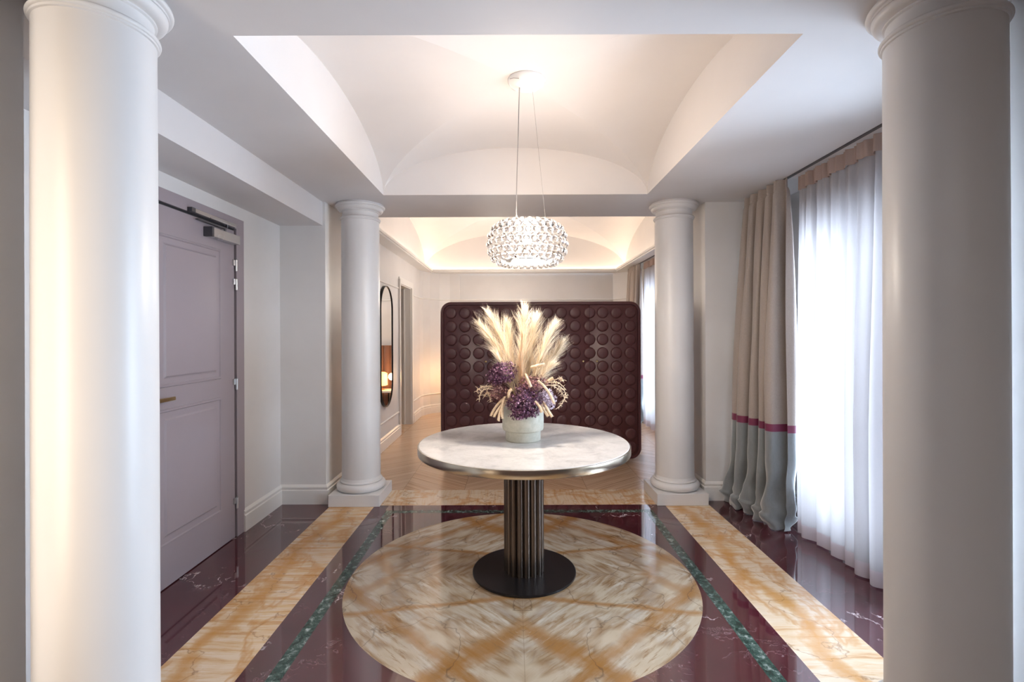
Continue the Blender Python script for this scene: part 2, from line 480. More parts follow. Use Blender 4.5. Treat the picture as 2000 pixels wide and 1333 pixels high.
# red marble frame between green strip and yellow bands; outer red margins
YB0, YB1 = -1.485, -1.125        # left yellow band in X
YC0, YC1 = 1.222, 1.580          # right yellow band in X
BK0, BK1 = 4.03, 4.42            # back yellow band in Y
FR = 1.886-G                     # front green outer edge
bm = B()
quad(bm, YB1, XI0-G, 1.2, BK0); quad(bm, XI1+G, YC0, 1.2, BK0); quad(bm, XI0-G, XI1+G, YI1+G, BK0); quad(bm, XI0-G, XI1+G, 1.7, FR)
obj('red_marble_frame', bm, M['purple'], floor)
bm = B(); quad(bm, -3.6, YB0, -3.2, 4.64); quad(bm, YC1, 2.6, -3.2, 4.64)
obj('red_marble_margin', bm, M['purple'], floor)
bm = B(); quad(bm, XI0-G, XI0, FR, YI1+G); quad(bm, XI1, XI1+G, FR, YI1+G); quad(bm, XI0, XI1, YI1, YI1+G); quad(bm, XI0, XI1, FR, 1.886)
obj('green_marble_strip', bm, M['green'], floor)
bm = B(); quad(bm, YB0, YB1, 1.2, BK0); quad(bm, YC0, YC1, 1.2, BK0); quad(bm, YB1, YC0, 1.2, 1.7)
obj('yellow_marble_band', bm, M['yellow'], floor)
bm = B(); quad(bm, YB0, YC1, -BK1, -BK0)
b = obj('yellow_marble_threshold', bm, M['yellow'], floor)
me = b.data      # turn so that the grain runs across the strip
for v in me.vertices: x, y, z = v.co; v.co = (-y, x, z)
b.rotation_euler = (0, 0, 0)
for v in me.vertices: v.co.x, v.co.y = v.co.x, v.co.y
# mesh now spans x 4.03..4.42, y -1.485..1.58 -> rotate back by object transform
b.rotation_euler = (0, 0, PI/2)
for v in me.vertices: x, y, z = v.co; v.co = (x, -y, z)
bm = B(); quad(bm, -3.6, 2.6, -3.2, 1.2); obj('rear_red_marble', bm, M['purple'], floor)
bm = B(); box(bm, YB0, YC1, 4.42, 4.64, -.02, 0); box(bm, -1.9, 2.6, 4.64, 9.2, -.02, 0)
obj('oak_chevron_boards', bm, M['oak'], floor)
bm = B(); vs = [bm.verts.new((MR*math.cos(2*PI*i/N), MR*math.sin(2*PI*i/N), 0)) for i in range(N)]; bm.faces.new(vs)
obj('round_marble_medallion', bm, M['medallion'], floor, loc=(MC[0], MC[1], 0))

# ================================================================== CEILING
bm = B()
def cplane(x0, x1, y0, y1, z, bm):
    f = bm.faces.new([bm.verts.new(p) for p in ((x0, y0, z), (x0, y1, z), (x1, y1, z), (x1, y0, z))]); return f
cplane(-2.1, VX0, VY0, VY1, CE, bm); cplane(VX1, 2.5, VY0, VY1, CE, bm)
cplane(-2.1, 2.5, 1.2, VY0, CE, bm); cplane(-2.1, 2.5, VY1, 4.635, CE, bm)
cplane(-3.6, 2.5, -3.2, 1.2, CE, bm)
v = [bm.verts.new(p) for p in ((-2.1, 4.635, CE), (2.5, 4.635, CE), (2.5, 4.635, 3.5), (-2.1, 4.635, 3.5))]; bm.faces.new(v)
ceiling = struct(obj('ceiling', bm, M['ceiling']), 'flat grey painted ceiling framing the groin vault over the hall', 'ceiling')
def groin(cx_, cy_, hx, hy, z0, rise, name, mat, n=40, k=10, lunettes=True):
    bm = B()
    f = lambda t: rise*math.sqrt(max(0, 1-t*t))
    ts = [-math.cos(PI*i/n) for i in range(n+1)]
    for sx, sy, sw in ((1, 1, 0), (-1, 1, 0), (1, 1, 1), (1, -1, 1)):
        g = []
        for t in ts:
            row = []
            for j in range(k+1):
                m = abs(t)+(1-abs(t))*j/k
                if sw == 0: p = (cx_+sx*m*hx, cy_+t*hy, z0+f(t))
                else: p = (cx_+t*hx, cy_+sy*m*hy, z0+f(t))
                row.append(bm.verts.new(p))
            g.append(row)
        for i in range(n):
            for j in range(k):
                try: bm.faces.new((g[i][j], g[i+1][j], g[i+1][j+1], g[i][j+1]))
                except ValueError: pass
    bmesh.ops.remove_doubles(bm, verts=bm.verts, dist=1e-5)
    bmesh.ops.dissolve_degenerate(bm, edges=bm.edges, dist=1e-5)
    o = obj(name, bm, mat, smooth=12)
    if lunettes:
        bm = B()
        for s in (-1, 1):
            lo = [bm.verts.new((cx_+s*hx, cy_+t*hy, z0)) for t in ts]; hi = [bm.verts.new((cx_+s*hx, cy_+t*hy, z0+f(t))) for t in ts]
            for i in range(n): bm.faces.new((lo[i], lo[i+1], hi[i+1], hi[i])) if 0 < i < n-1 else bm.faces.new([q for q in ((lo[i], lo[i+1], hi[i+1]) if i == 0 else (lo[i], lo[i+1], hi[i]))])
            lo = [bm.verts.new((cx_+t*hx, cy_+s*hy, z0)) for t in ts]; hi = [bm.verts.new((cx_+t*hx, cy_+s*hy, z0+f(t))) for t in ts]
            for i in range(n): bm.faces.new((lo[i], lo[i+1], hi[i+1], hi[i])) if 0 < i < n-1 else bm.faces.new([q for q in ((lo[i], lo[i+1], hi[i+1]) if i == 0 else (lo[i], lo[i+1], hi[i]))])
        obj('lunette_wall', bm, mat, o)
    return o
VC = ((VX0+VX1)/2, (VY0+VY1)/2)
va = groin(VC[0], VC[1], (VX1-VX0)/2, (VY1-VY0)/2, CE, .367, 'ceiling_vault', M['vault'])
struct(va, 'pale groin vault with arched lunettes over the round table', 'ceiling')
# far room: cove lip, upper walls and vault
LZ = 2.45
bm = B()
box(bm, -1.56, -1.40, 4.64, 8.86, LZ, LZ+.035); box(bm, 1.79, 2.5, 4.64, 8.86, LZ, LZ+.035)
box(bm, -1.40, 1.79, 8.61, 8.86, LZ, LZ+.035)
box(bm, -1.42, -1.385, 4.64, 8.63, LZ+.02, LZ+.05); box(bm, 1.775, 1.81, 4.64, 8.63, LZ+.02, LZ+.05); box(bm, -1.42, 1.81, 8.595, 8.63, LZ+.02, LZ+.05)
struct(obj('trim_1', bm, M['trim']), 'white cove ledge with warm hidden light around far room ceiling', 'cove')
bm = B(); V0 = 2.54
for a_, b_ in (((-1.56, 4.64), (-1.56, 8.86)), ((-1.56, 8.86), (2.0, 8.86)), ((2.0, 8.86), (2.0, 4.64))):
    bm.faces.new([bm.verts.new(p) for p in ((*a_, LZ+.03), (*b_, LZ+.03), (*b_, V0), (*a_, V0))])
struct(obj('wall_cove', bm, M['vault']), 'upright strip of wall behind the lit cove ledge', 'wall')
vb = groin(.22, 6.75, 1.78, 2.11, V0, .64, 'ceiling_far_vault', M['vault'])
struct(vb, 'far room vault glowing warm above the cove ledge', 'ceiling')
led = thing('led_strip', 'warm glowing light strip lying in the far room ceiling cove', 'light strip', (0, 0, 0))
bm = B(); box(bm, -1.545, -1.515, 4.9, 8.8, LZ+.036, LZ+.05); obj('left_run', bm, M['led'], led)
bm = B(); box(bm, 1.955, 1.985, 4.9, 8.8, LZ+.036, LZ+.05); obj('right_run', bm, M['led'], led)
bm = B(); box(bm, -1.5, 1.95, 8.815, 8.845, LZ+.036, LZ+.05); obj('back_run', bm, M['led'], led)

# ================================================================== WALLS
DY0, DY1, DZ = 2.50, 3.405, 2.105        # entrance door leaf
def wallobj(name, boxes, label, mat='wall'):
    bm = B()
    for b_ in boxes: box(bm, *b_)
    return struct(obj(name, bm, M[mat]), label, 'wall')
wallobj('wall_left', [(LW-.2, LW, 1.2, DY0-.03, 0, 2.3), (LW-.2, LW, DY1+.03, 4.1, 0, 2.3), (LW-.2, LW, DY0-.03, DY1+.03, DZ+.03, 2.3), (LW-.3, LW-.12, DY0-.1, DY1+.1, 0, 2.2)],
        'pale grey wall around the lilac entrance door')
wallobj('wall_left_soffit', [(LW-.1, -1.56, 1.2, 4.09, 2.285, CE)], 'boxed soffit running above the entrance door', 'ceiling')
wallobj('wall_left_pier', [(-2.1, -1.54, 4.08, 4.64, 0, CE)], 'grey wall pier beside the left far column')
wallobj('wall_left_front_pier', [(-2.1, -1.54, 1.1, 1.566, 0, CE)], 'edge of the near wall pier at the left border')
wallobj('wall_right_pier', [(1.60, 2.5, 4.13, 4.45, 0, CE)], 'wall pier between the right far column and the drape')
wallobj('wall_right_front_pier', [(1.60, 2.5, 1.1, 1.595, 0, CE)], 'edge of the near wall pier at the right border')
WY0, WY1, WZ0, WZ1 = 1.70, 3.80, .03, 2.20
wallobj('wall_right', [(RW, RW+.22, 1.595, WY0, 0, CE), (RW, RW+.22, WY1, 4.13, 0, CE), (RW, RW+.22, WY0, WY1, WZ1, CE), (RW, RW+.22, WY0, WY1, 0, WZ0)],
        'window wall behind the hall curtains')
FY0, FY1 = 5.8, 7.75
wallobj('wall_far_right', [(RW, RW+.22, 4.45, FY0, 0, 2.6), (RW, RW+.22, FY1, 9.0, 0, 2.6), (RW, RW+.22, FY0, FY1, WZ1, 2.6), (RW, RW+.22, FY0, FY1, 0, WZ0)],
        'window wall of the far room')
def chamfer(poly, name, label):
    bm = B(); prism(bm, poly, 'z', 0, 2.5); fixn(bm)
    return struct(obj(name, bm, M['wall']), label, 'wall')
# far room left wall with doorway
OY0, OY1, OZ = 6.85, 7.63, 2.09
wallobj('wall_far_left', [(-1.75, -1.56, 4.64, OY0, 0, 2.5), (-1.75, -1.56, OY1, 8.4, 0, 2.5), (-1.75, -1.56, OY0, OY1, OZ, 2.5)],
        'far room wall carrying the pill-shaped mirror')
chamfer([(-1.56, 8.30), (-1.53, 8.45), (-1.44, 8.62), (-1.30, 8.76), (-1.12, 8.84), (-.95, 8.86), (-.95, 9.0), (-1.75, 9.0), (-1.75, 8.30)], 'wall_far_corner_left', 'curved wall corner left of the plum cabinet')
chamfer([(2.2, 8.45), (2.0, 8.66), (1.79, 8.86), (1.79, 9.0), (2.4, 9.0), (2.4, 8.45)], 'wall_far_corner_right', 'angled wall corner behind the far drape')
wallobj('wall_back', [(-1.75, 2.4, 8.87, 9.05, 0, 2.5)], 'cream back wall of the far room')
# room seen through the doorway
wallobj('wall_doorway_room', [(-2.9, -1.74, 5.9, 6.0, 0, 2.5), (-3.0, -2.9, 5.9, 8.8, 0, 2.5), (-2.9, -1.74, 8.7, 8.8, 0, 2.5), (-3.0, -1.74, 5.9, 8.8, 2.5, 2.55)], 'walls of the small lobby beyond the far doorway')
bm = B(); box(bm, -2.9, -1.9, 5.9, 8.8, -.02, 0); box(bm, -1.9, -1.56, OY0, OY1, -.02, .0005); obj('lobby_oak_boards', bm, M['oak'], floor)
# room behind the camera
wallobj('wall_rear', [(-3.6, 2.5, -3.2, -3.0, 0, CE), (-3.7, -3.5, -3.0, 1.2, 0, CE), (-3.6, -1.9, 1.2, 1.3, 0, CE),
        (RW, RW+.22, -3.0, 1.2, 0, CE)], 'walls of the room on the near side of the columns')

# ---- baseboards with an ogee top, laid along poly-lines (normal to the left of travel = room side)
def moulding(bm, path, prof, closed=False):
    """path [(x,y)], room on the right-hand side of travel; prof [(out, z)]"""
    pts = [Vector(p) for p in path]; n = len(pts); rows = []
    for i, p in enumerate(pts):
        d0 = (p-pts[i-1]).normalized() if i > 0 else (pts[1]-p).normalized()
        d1 = (pts[i+1]-p).normalized() if i < n-1 else d0
        n0 = Vector((d0.y, -d0.x)); n1 = Vector((d1.y, -d1.x))
        m = (n0+n1).normalized(); k = 1/max(.3, m.dot(n0))
        rows.append([bm.verts.new((p.x+m.x*o*k, p.y+m.y*o*k, z)) for o, z in prof])
    for A, D in zip(rows, rows[1:]):
        for j in range(len(prof)-1): bm.faces.new((A[j], D[j], D[j+1], A[j+1]))
    bm.faces.new(rows[0][::-1]); bm.faces.new(rows[-1])
    return fixn(bm)
BP = [(-.005, 0), (.020, 0), (.020, .112), (.014, .118), (.014, .126), (.018, .130), (.018, .140), (.010, .150), (.004, .157), (-.005, .157)]
def baseboard(name, path, label):
    bm = B(); moulding(bm, path, BP)
    return struct(obj(name, bm, M['trim']), label, 'baseboard')
baseboard('baseboard_left', [(LW, DY1+.10), (LW, 4.08), (-1.54, 4.08), (-1.54, 4.66)], 'white baseboard right of the entrance door and round the pier')
baseboard('baseboard_right', [(1.60, 4.45), (1.60, 4.13), (2.2, 4.13), (2.2, 1.595)], 'white baseboard at the foot of the right pier')
baseboard('baseboard_far_left', [(-1.56, 4.66), (-1.56, 6.77)], 'white baseboard under the pill mirror')
CH = [(-1.56, 7.72), (-1.56, 8.30), (-1.53, 8.45), (-1.44, 8.62), (-1.30, 8.76), (-1.12, 8.84), (-.95, 8.86), (1.79, 8.86), (2.2, 8.45)]
baseboard('baseboard_back', CH, 'white baseboard curving into the far room corner')
RP = lambda z, h=.022, o=.016: [(-.004, z), (o*.6, z), (o, z+h*.35), (o, z+h*.7), (o*.5, z+h), (-.004, z+h)]
def rail(name, paths, label):
    bm = B()
    for path, z in paths: moulding(bm, path, RP(z))
    return struct(obj(name, bm, M['trim']), label, 'moulding')
rail('trim_2', [([(-1.56, 4.64), (-1.56, 6.74)], 2.0), ([(-1.56, 4.64), (-1.56, 6.74)], .315)], 'thin picture and dado rails round the mirror wall')
rail('trim_3', [(CH, 1.975), (CH, .325)], 'thin picture and dado rails on the far back wall')

# ================================================================== ENTRANCE DOOR
d1 = struct(thing('door_1', '', ''), 'lilac grey two-panel entrance door with closer and brass lever', 'door')
d1.location = (LW, 0, 0)
bm = B()
LX = .002
box(bm, LX-.045, LX, DY0, DY1, .006, DZ)
def frame_panel(bm, y0, y1, z0, z1, x):
    # raised bead ring, sunk channel and raised field built as nested rings
    def ring(a, xa, b, xb):
        A = [(y0+a, z0+a), (y1-a, z0+a), (y1-a, z1-a), (y0+a, z1-a)]
        D = [(y0+b, z0+b), (y1-b, z0+b), (y1-b, z1-b), (y0+b, z1-b)]
        va_ = [bm.verts.new((xa, p, q)) for p, q in A]; vb_ = [bm.verts.new((xb, p, q)) for p, q in D]
        for i in range(4): bm.faces.new((va_[i], va_[(i+1) % 4], vb_[(i+1) % 4], vb_[i]))
    st = [(0, x), (.004, x+.007), (.012, x+.008), (.018, x+.001), (.045, x+.001), (.052, x+.002), (.062, x+.010), (.068, x+.010)]
    for (a, xa), (b_, xb) in zip(st, st[1:]): ring(a, xa, b_, xb)
    q = .068
    bm.faces.new([bm.verts.new((x+.010, p, r)) for p, r in ((y0+q, z0+q), (y1-q, z0+q), (y1-q, z1-q), (y0+q, z1-q))])
frame_panel(bm, 2.66, 3.245, 1.105, 1.95, LX)
frame_panel(bm, 2.66, 3.245, .235, .985, LX)
fixn(bm); leaf = obj('door_leaf', bm, M['door'], d1)
bm = B(); CW = .095
box(bm, -.009, .009, DY0-.018-CW, DY0-.018, 0, DZ+.016+.075, .002); box(bm, -.009, .009, DY1+.018, DY1+.018+CW, 0, DZ+.016+.075, .002)
box(bm, -.009, .009, DY0-.018-.001, DY1+.018+.001, DZ+.016, DZ+.016+.075, .002)
obj('door_casing', bm, M['door'], d1)
bm = B(); box(bm, -.10, -.058, DY0-.01, DY1+.01, 0, DZ+.01); box(bm, -.058, -.010, DY1+.0005, DY1+.0178, 0, DZ+.0158); box(bm, -.058, -.010, DY0-.0178, DY0-.0005, 0, DZ+.0158); box(bm, -.058, -.010, DY0-.0005, DY1+.0005, DZ+.0005, DZ+.0158); obj('gap_shade_strip', bm, M['gap'], d1)  # near-black strips put the shade of the gaps round the leaf into colour
for z0 in (1.70, 1.83, 1.015, .20):
    bm = B(); tube(bm, [(.012, DY1+.009, z0), (.012, DY1+.009, z0+.075)], .009, 12)
    for k in range(2): lathe(bm, [(.0001, 0), (.0065, .004), (0.0001, .008)], 8, .012, DY1+.009, z0+.075)
    box(bm, .003, .010, DY1-.022, DY1+.004, z0+.036, z0+.075)
    obj('hinge', bm, M['steel'], d1, smooth=30)
bm = B(); hy, hz = 2.60, 1.045
lathe(bm, [(0, 0), (.026, 0), (.026, .006), (.022, .009), (.0, .009)], 28)
bmesh.ops.rotate(bm, verts=bm.verts, matrix=Matrix.Rotation(PI/2, 3, 'Y')); bmesh.ops.translate(bm, verts=bm.verts, vec=(LX, hy, hz))
tube(bm, [(LX, hy, hz), (LX+.045, hy, hz)], .009, 12)
box(bm, LX+.038, LX+.054, hy-.012, hy+.135, hz-.010, hz+.010, .003)
obj('lever_handle', bm, M['brass'], d1, smooth=40)
bm = B(); lathe(bm, [(0, 0), (.024, 0), (.024, .006), (.0, .008)], 28)
bmesh.ops.rotate(bm, verts=bm.verts, matrix=Matrix.Rotation(PI/2, 3, 'Y')); bmesh.ops.translate(bm, verts=bm.verts, vec=(LX, hy, hz-.10))
obj('keyhole_rose', bm, M['brass'], d1, smooth=40)
cl = thing('door_closer', '', ''); del cl['label']; del cl['category']; cl.parent = d1
for k in ('label', 'category'):
    if k in cl: del cl[k]
bm = B(); box(bm, LX, LX+.055, 3.09, 3.385, 2.005, 2.063, .003); obj('closer_body', bm, M['steel'], cl)
bm = B(); box(bm, LX, LX+.056, 3.068, 3.089, 2.004, 2.064, .002); obj('closer_end_cap', bm, M['dark_steel'], cl)
bm = B(); box(bm, .0095, .038, 2.94, 3.37, 2.118, 2.142, .002); obj('slide_rail', bm, M['steel'], cl)
bm = B(); box(bm, .0095, .039, 2.905, 2.939, 2.117, 2.144, .002); obj('rail_end_cap', bm, M['dark_steel'], cl)
bm = B(); tube(bm, [(LX+.03, 3.25, 2.063), (LX+.03, 3.25, 2.085)], .008, 10); box(bm, .016, .034, 2.97, 3.26, 2.084, 2.092, .001)
tube(bm, [(.027, 3.28, 2.098), (.027, 3.28, 2.118)], .007, 10)
obj('closer_arm', bm, M['dark_steel'], cl)
# far doorway lining
d2 = struct(thing('door_2', '', ''), 'open doorway with pale lining beyond the pill mirror', 'doorway')
bm = B()
box(bm, -1.565, -1.545, OY0-.075, OY0+.008, 0, OZ-.008); box(bm, -1.565, -1.545, OY1-.008, OY1+.085, 0, OZ-.008); box(bm, -1.565, -1.545, OY0-.075, OY1+.085, OZ-.008, OZ+.08)
box(bm, -1.5595, -1.533, OY0-.095, OY0-.0755, .158, 2.14)
obj('door_casing', bm, M['trim'], d2)
bm = B(); box(bm, -1.76, -1.566, OY1-.02, OY1+.01, 0, OZ-.02); box(bm, -1.76, -1.566, OY0-.01, OY0+.02, 0, OZ-.02); box(bm, -1.76, -1.566, OY0-.01, OY1+.01, OZ-.0195, OZ+.01)
box(bm, -1.68, -1.66, OY1-.035, OY1-.02, 0, OZ)
obj('door_lining', bm, M['trim'], d2)
for z0 in (.42, 1.80):
    bm = B(); box(bm, -1.735, -1.712, OY1-.034, OY1-.02, z0, z0+.08); obj('hinge', bm, M['dark_steel'], d2)

# ================================================================== WINDOWS
def window(name, y0, y1, label):
    t = struct(thing(name, '', ''), label, 'window')
    t.location = (RW+.10, 0, 0)
    z0, z1 = WZ0, WZ1
    bm = B(); f = .05
    box(bm, -.035, .035, y0, y0+f, z0, z1); box(bm, -.035, .035, y1-f, y1, z0, z1)
    box(bm, -.035, .035, y0+f, y1-f, z1-f, z1); box(bm, -.035, .035, y0+f, y1-f, z0, z0+f)
    obj('window_frame', bm, M['window_paint'], t)
    ym = (y0+y1)/2+.10
    for a_, b_ in ((y0+f, ym), (ym, y1-f)):
        bm = B(); s = .075
        box(bm, -.03, .03, a_+.002, a_+s, z0+f, z1-f); box(bm, -.03, .03, b_-s, b_-.002, z0+f, z1-f)
        box(bm, -.03, .03, a_+s, b_-s, z1-f-s, z1-f); box(bm, -.03, .03, a_+s, b_-s, z0+f, z0+f+.10)
        sash = obj('sash', bm, M['window_paint'], t)
        bm = B(); box(bm, -.004, .004, a_+s, b_-s, z0+f+.10, z1-f-s); obj('pane', bm, M['pane'], sash)
    return t
window('window_1', WY0, WY1, 'tall glazed balcony window behind the hall sheer curtain')
window('window_2', FY0, FY1, 'far room window behind the right far column')

# ================================================================== COLUMNS
def make_column():
    t = thing('column', '', 'column')
    bm = B(); box(bm, -.207, .207, -.207, .207, 0, .095, .004); obj('plinth', bm, M['column'], t)
    bm = B()
    prof = [(0, .095), (.168, .095)]
    prof += [(.168+.032*math.sin(PI*k/10), .128-.033*math.cos(PI*k/10)) for k in range(11)]
    prof += [(.168, .161), (.172, .163), (.174, .170), (.170, .177), (.164, .180)]
    prof += [(.158, .2)]
    lathe(bm, prof, 72); obj('torus_base', bm, M['column'], t, smooth=35)
    bm = B(); lathe(bm, [(.1575, .17), (.157, .5), (.157, 1.2), (.1560, 1.8), (.1545, 2.352)], 72); obj('shaft', bm, M['column'], t, smooth=60)
    bm = B()
    prof = [(.1545, 2.338), (.160, 2.340), (.1605, 2.346)] + [(.1605+.0065*math.sin(PI*k/6), 2.355-.008*math.cos(PI*k/6)) for k in range(7)]
    prof += [(.158, 2.366), (.150, 2.369), (.147, 2.374), (.1465, 2.398), (.148, 2.408), (.155, 2.411), (.156, 2.416)]
    prof += [(.158+.028*math.sin(PI/2*k/8)*1.0, 2.416+.026*(1-math.cos(PI/2*k/8))) for k in range(9)]
    prof += [(.190, 2.443), (.190, 2.450)] + [(.190+.012*math.sin(PI*k/8/1.0), 2.461-.011*math.cos(PI*k/8)) for k in range(9)] + [(.190, 2.480), (0, 2.480)]
    lathe(bm, prof, 72); obj('capital', bm, M['column'], t, smooth=35)
    return t
colp = make_column()
def copy_tree(o, parent=None):
    c = o.copy(); C.objects.link(c); c.parent = parent
    for ch in list(o.children): copy_tree(ch, c)
    return c
for i, (x, y, l) in enumerate(((-1.286, 4.20, 'far left white column beside the grey wall pier'), (1.362, 4.20, 'far right white column beside the plum cabinet edge'),
                               (-1.312, 1.572, 'huge near white column left of the lilac door'), (1.385, 1.600, 'huge near white column in front of the sheer curtain'))):
    o = colp if i == 0 else copy_tree(colp)
    o.location = (x, y, .0005); o['label'] = l; o['group'] = 'round white columns with moulded capitals'

# ================================================================== TABLE
TX, TY, TH = .060, 2.91, .762
tb = thing('round_table', 'round white marble topped table on fluted dark bronze pedestal', 'table', (TX, TY, .0005))
bm = B(); lathe(bm, [(0, TH-.03), (.602, TH-.03), (.606, TH-.026), (.606, TH-.003), (.603, TH), (0, TH)], 128); obj('tabletop', bm, M['white_marble'], tb, smooth=30)
bm = B(); lathe(bm, [(.606, TH-.046), (.6115, TH-.046), (.6125, TH-.044), (.6125, TH-.004), (.611, TH-.0025), (.6065, TH-.0025)], 128); lathe(bm, [(.606, TH-.046), (.57, TH-.046), (.57, TH-.031)], 128)
obj('metal_rim', bm, M['rim'], tb, smooth=30)
bm = B()
NT_ = 16; fl = []
for k in range(NT_):
    a = 2*PI*(k+.35)/NT_; c_ = Vector((.099*math.cos(a), .099*math.sin(a)))
    for j in range(13):
        th = a-PI/2-.10+(PI+.20)*j/12; fl.append((c_.x+.0190*math.cos(th), c_.y+.0190*math.sin(th)))
prism(bm, fl, 'z', .014, TH-.031); fixn(bm)
obj('fluted_pedestal', bm, M['bronze'], tb, smooth=40)
bm = B(); lathe(bm, [(0, 0), (.298, 0), (.301, .003), (.301, .012), (.298, .014), (0, .014)], 128); obj('base_plate', bm, M['black_metal'], tb, smooth=30)

# ================================================================== VASE AND DRIED FLOWERS
FX, FY, FZ = .057, 2.955, TH+.0005
vs_ = thing('vase', 'sage grey ribbed ceramic vase holding dried flowers on the table', 'vase', (FX, FY, FZ))
bm = B()
lathe(bm, [(.1225-.012, .06), (.1195, .064), (.1225, .074), (.1235, .12), (.1225, .225), (.119, .230), (.1145, .228), (.112, .21), (.108, .07), (.0, .066)], 72)
obj('bowl', bm, M['ceramic'], vs_, smooth=35)
bm = B(); lathe(bm, [(0, 0), (.100, 0), (.104, .004), (.104, .058), (.110, .061), (0, .062)], 72); obj('foot', bm, M['ceramic'], vs_, smooth=35)

def P(px, py, dy=0.0):
    """point at the bouquet's distance as offset from the vase base"""
    Y = FY+dy
    return Vector(((px-1002)/970*Y-FX, dy, 1.4-(py-650)/970*Y-FZ))
def bez(p0, p1, p2, t): return p0*(1-t)**2+p1*2*t*(1-t)+p2*t*t
def ribbon(bm, pts, w, nrm):
    rows = []
    n = len(pts)-1
    for i, p in enumerate(pts):
        k = w*(1-.85*i/n)
        rows.append((bm.verts.new(p-nrm*k/2), bm.verts.new(p+nrm*k/2)))
    for A, D in zip(rows, rows[1:]): bm.faces.new((A[0], A[1], D[1], D[0]))
def plume(p0, p1, p2, n, hl, label, mat='pampas', t0=.28, spread=.5, wid=.0021):
    r = random.Random(hash(label) % 1000 if False else len(label)*7+n)
    t = thing('pampas_plume', label, 'dried pampas plume', (FX, FY, FZ), 0, 'cream pampas plumes in the vase')
    bm = B(); tube(bm, [bez(p0, p1, p2, k/12) for k in range(13)], [.0026*(1-.6*k/12) for k in range(13)], 6); obj('stem', bm, M['stem'], t)
    bm = B()
    for i in range(n//9):
        s = t0+(1-t0)*r.random()**.85
        p = bez(p0, p1, p2, s); tg = (bez(p0, p1, p2, min(1, s+.02))-bez(p0, p1, p2, s-.02)).normalized()
        rad = Vector((r.gauss(0, 1), r.gauss(0, 1), r.gauss(0, 1))); rad = (rad-tg*rad.dot(tg)).normalized()
        q = (s-t0)/(1-t0)
        L0 = hl*(.8+.5*math.sin(PI*min(1, q+.1)))*r.uniform(.55, 1.35)
        if q > .85: L0 *= 1-.45*(q-.85)/.15
        a = spread*(1-.35*q)*r.uniform(.2, 1.0)
        bend = tg*.15+rad*.30+Vector((r.gauss(0, .16), r.gauss(0, .16), r.gauss(-.10, .12)))
        for h in range(7):
            rv = Vector((r.gauss(0, 1), r.gauss(0, 1), r.gauss(0, 1)))*.075
            d0 = (tg+rad*a+rv).normalized(); L = L0*r.uniform(.55, 1.0)
            pp = p+rv*.02+tg*r.uniform(-.006, .006)
            pts = [pp+d0*L*u+(bend-rv*1.3)*L*u*u*.5 for u in (0, .3, .6, 1)]
            nr = d0.cross(Vector((r.gauss(0, 1), r.gauss(0, .4), r.gauss(0, 1)))).normalized()
            ribbon(bm, pts, wid, nr)
    obj('feathery_head', bm, M[mat], t)
    return t
V = P(1021, 800)
plume(V, P(1020, 720), P(1024, 604), 3000, .12, 'tallest cream pampas plume standing upright at the middle')
plume(V+Vector((.01, .03, 0)), P(1032, 710, .04), P(1046, 622, .05), 2400, .115, 'cream pampas plume just right of the tallest one')
plume(V+Vector((-.01, 0, 0)), P(1010, 715), P(955, 612, .0), 2400, .115, 'cream pampas plume leaning left with its tip highest on that side')
plume(V+Vector((-.02, 0, 0)), P(1005, 720, -.03), P(938, 634, -.03), 2400, .115, 'cream pampas plume reaching furthest to the upper left')
plume(V+Vector((.02, 0, 0)), P(1040, 730, -.02), P(1082, 636, -.02), 2600, .115, 'cream pampas plume leaning right with pointed tip', t0=.3)
plume(V+Vector((.02, 0, 0)), P(1048, 745, .02), P(1097, 672, .02), 2400, .115, 'cream pampas plume fanning widest on the right side')
plume(V+Vector((.0, .02, 0)), P(1000, 720, .05), P(990, 632, .06), 2200, .11, 'cream pampas plume behind, left of the tallest one')
plume(V+Vector((.0, -.04, 0)), P(1012, 760, -.07), P(1020, 655, -.09), 2000, .08, 'peach tinted pampas plume in front at the heart of the bouquet', 'pampas_peach', .2, .35)
plume(V+Vector((-.02, -.02, 0)), P(1000, 740, -.06), P(966, 690, -.09), 1300, .085, 'short cream pampas plume behind the upper purple flower head')
plume(V+Vector((.02, -.02, 0)), P(1050, 735, -.06), P(1076, 716, -.06), 1300, .085, 'short cream pampas plume low on the right above the bent stalk')

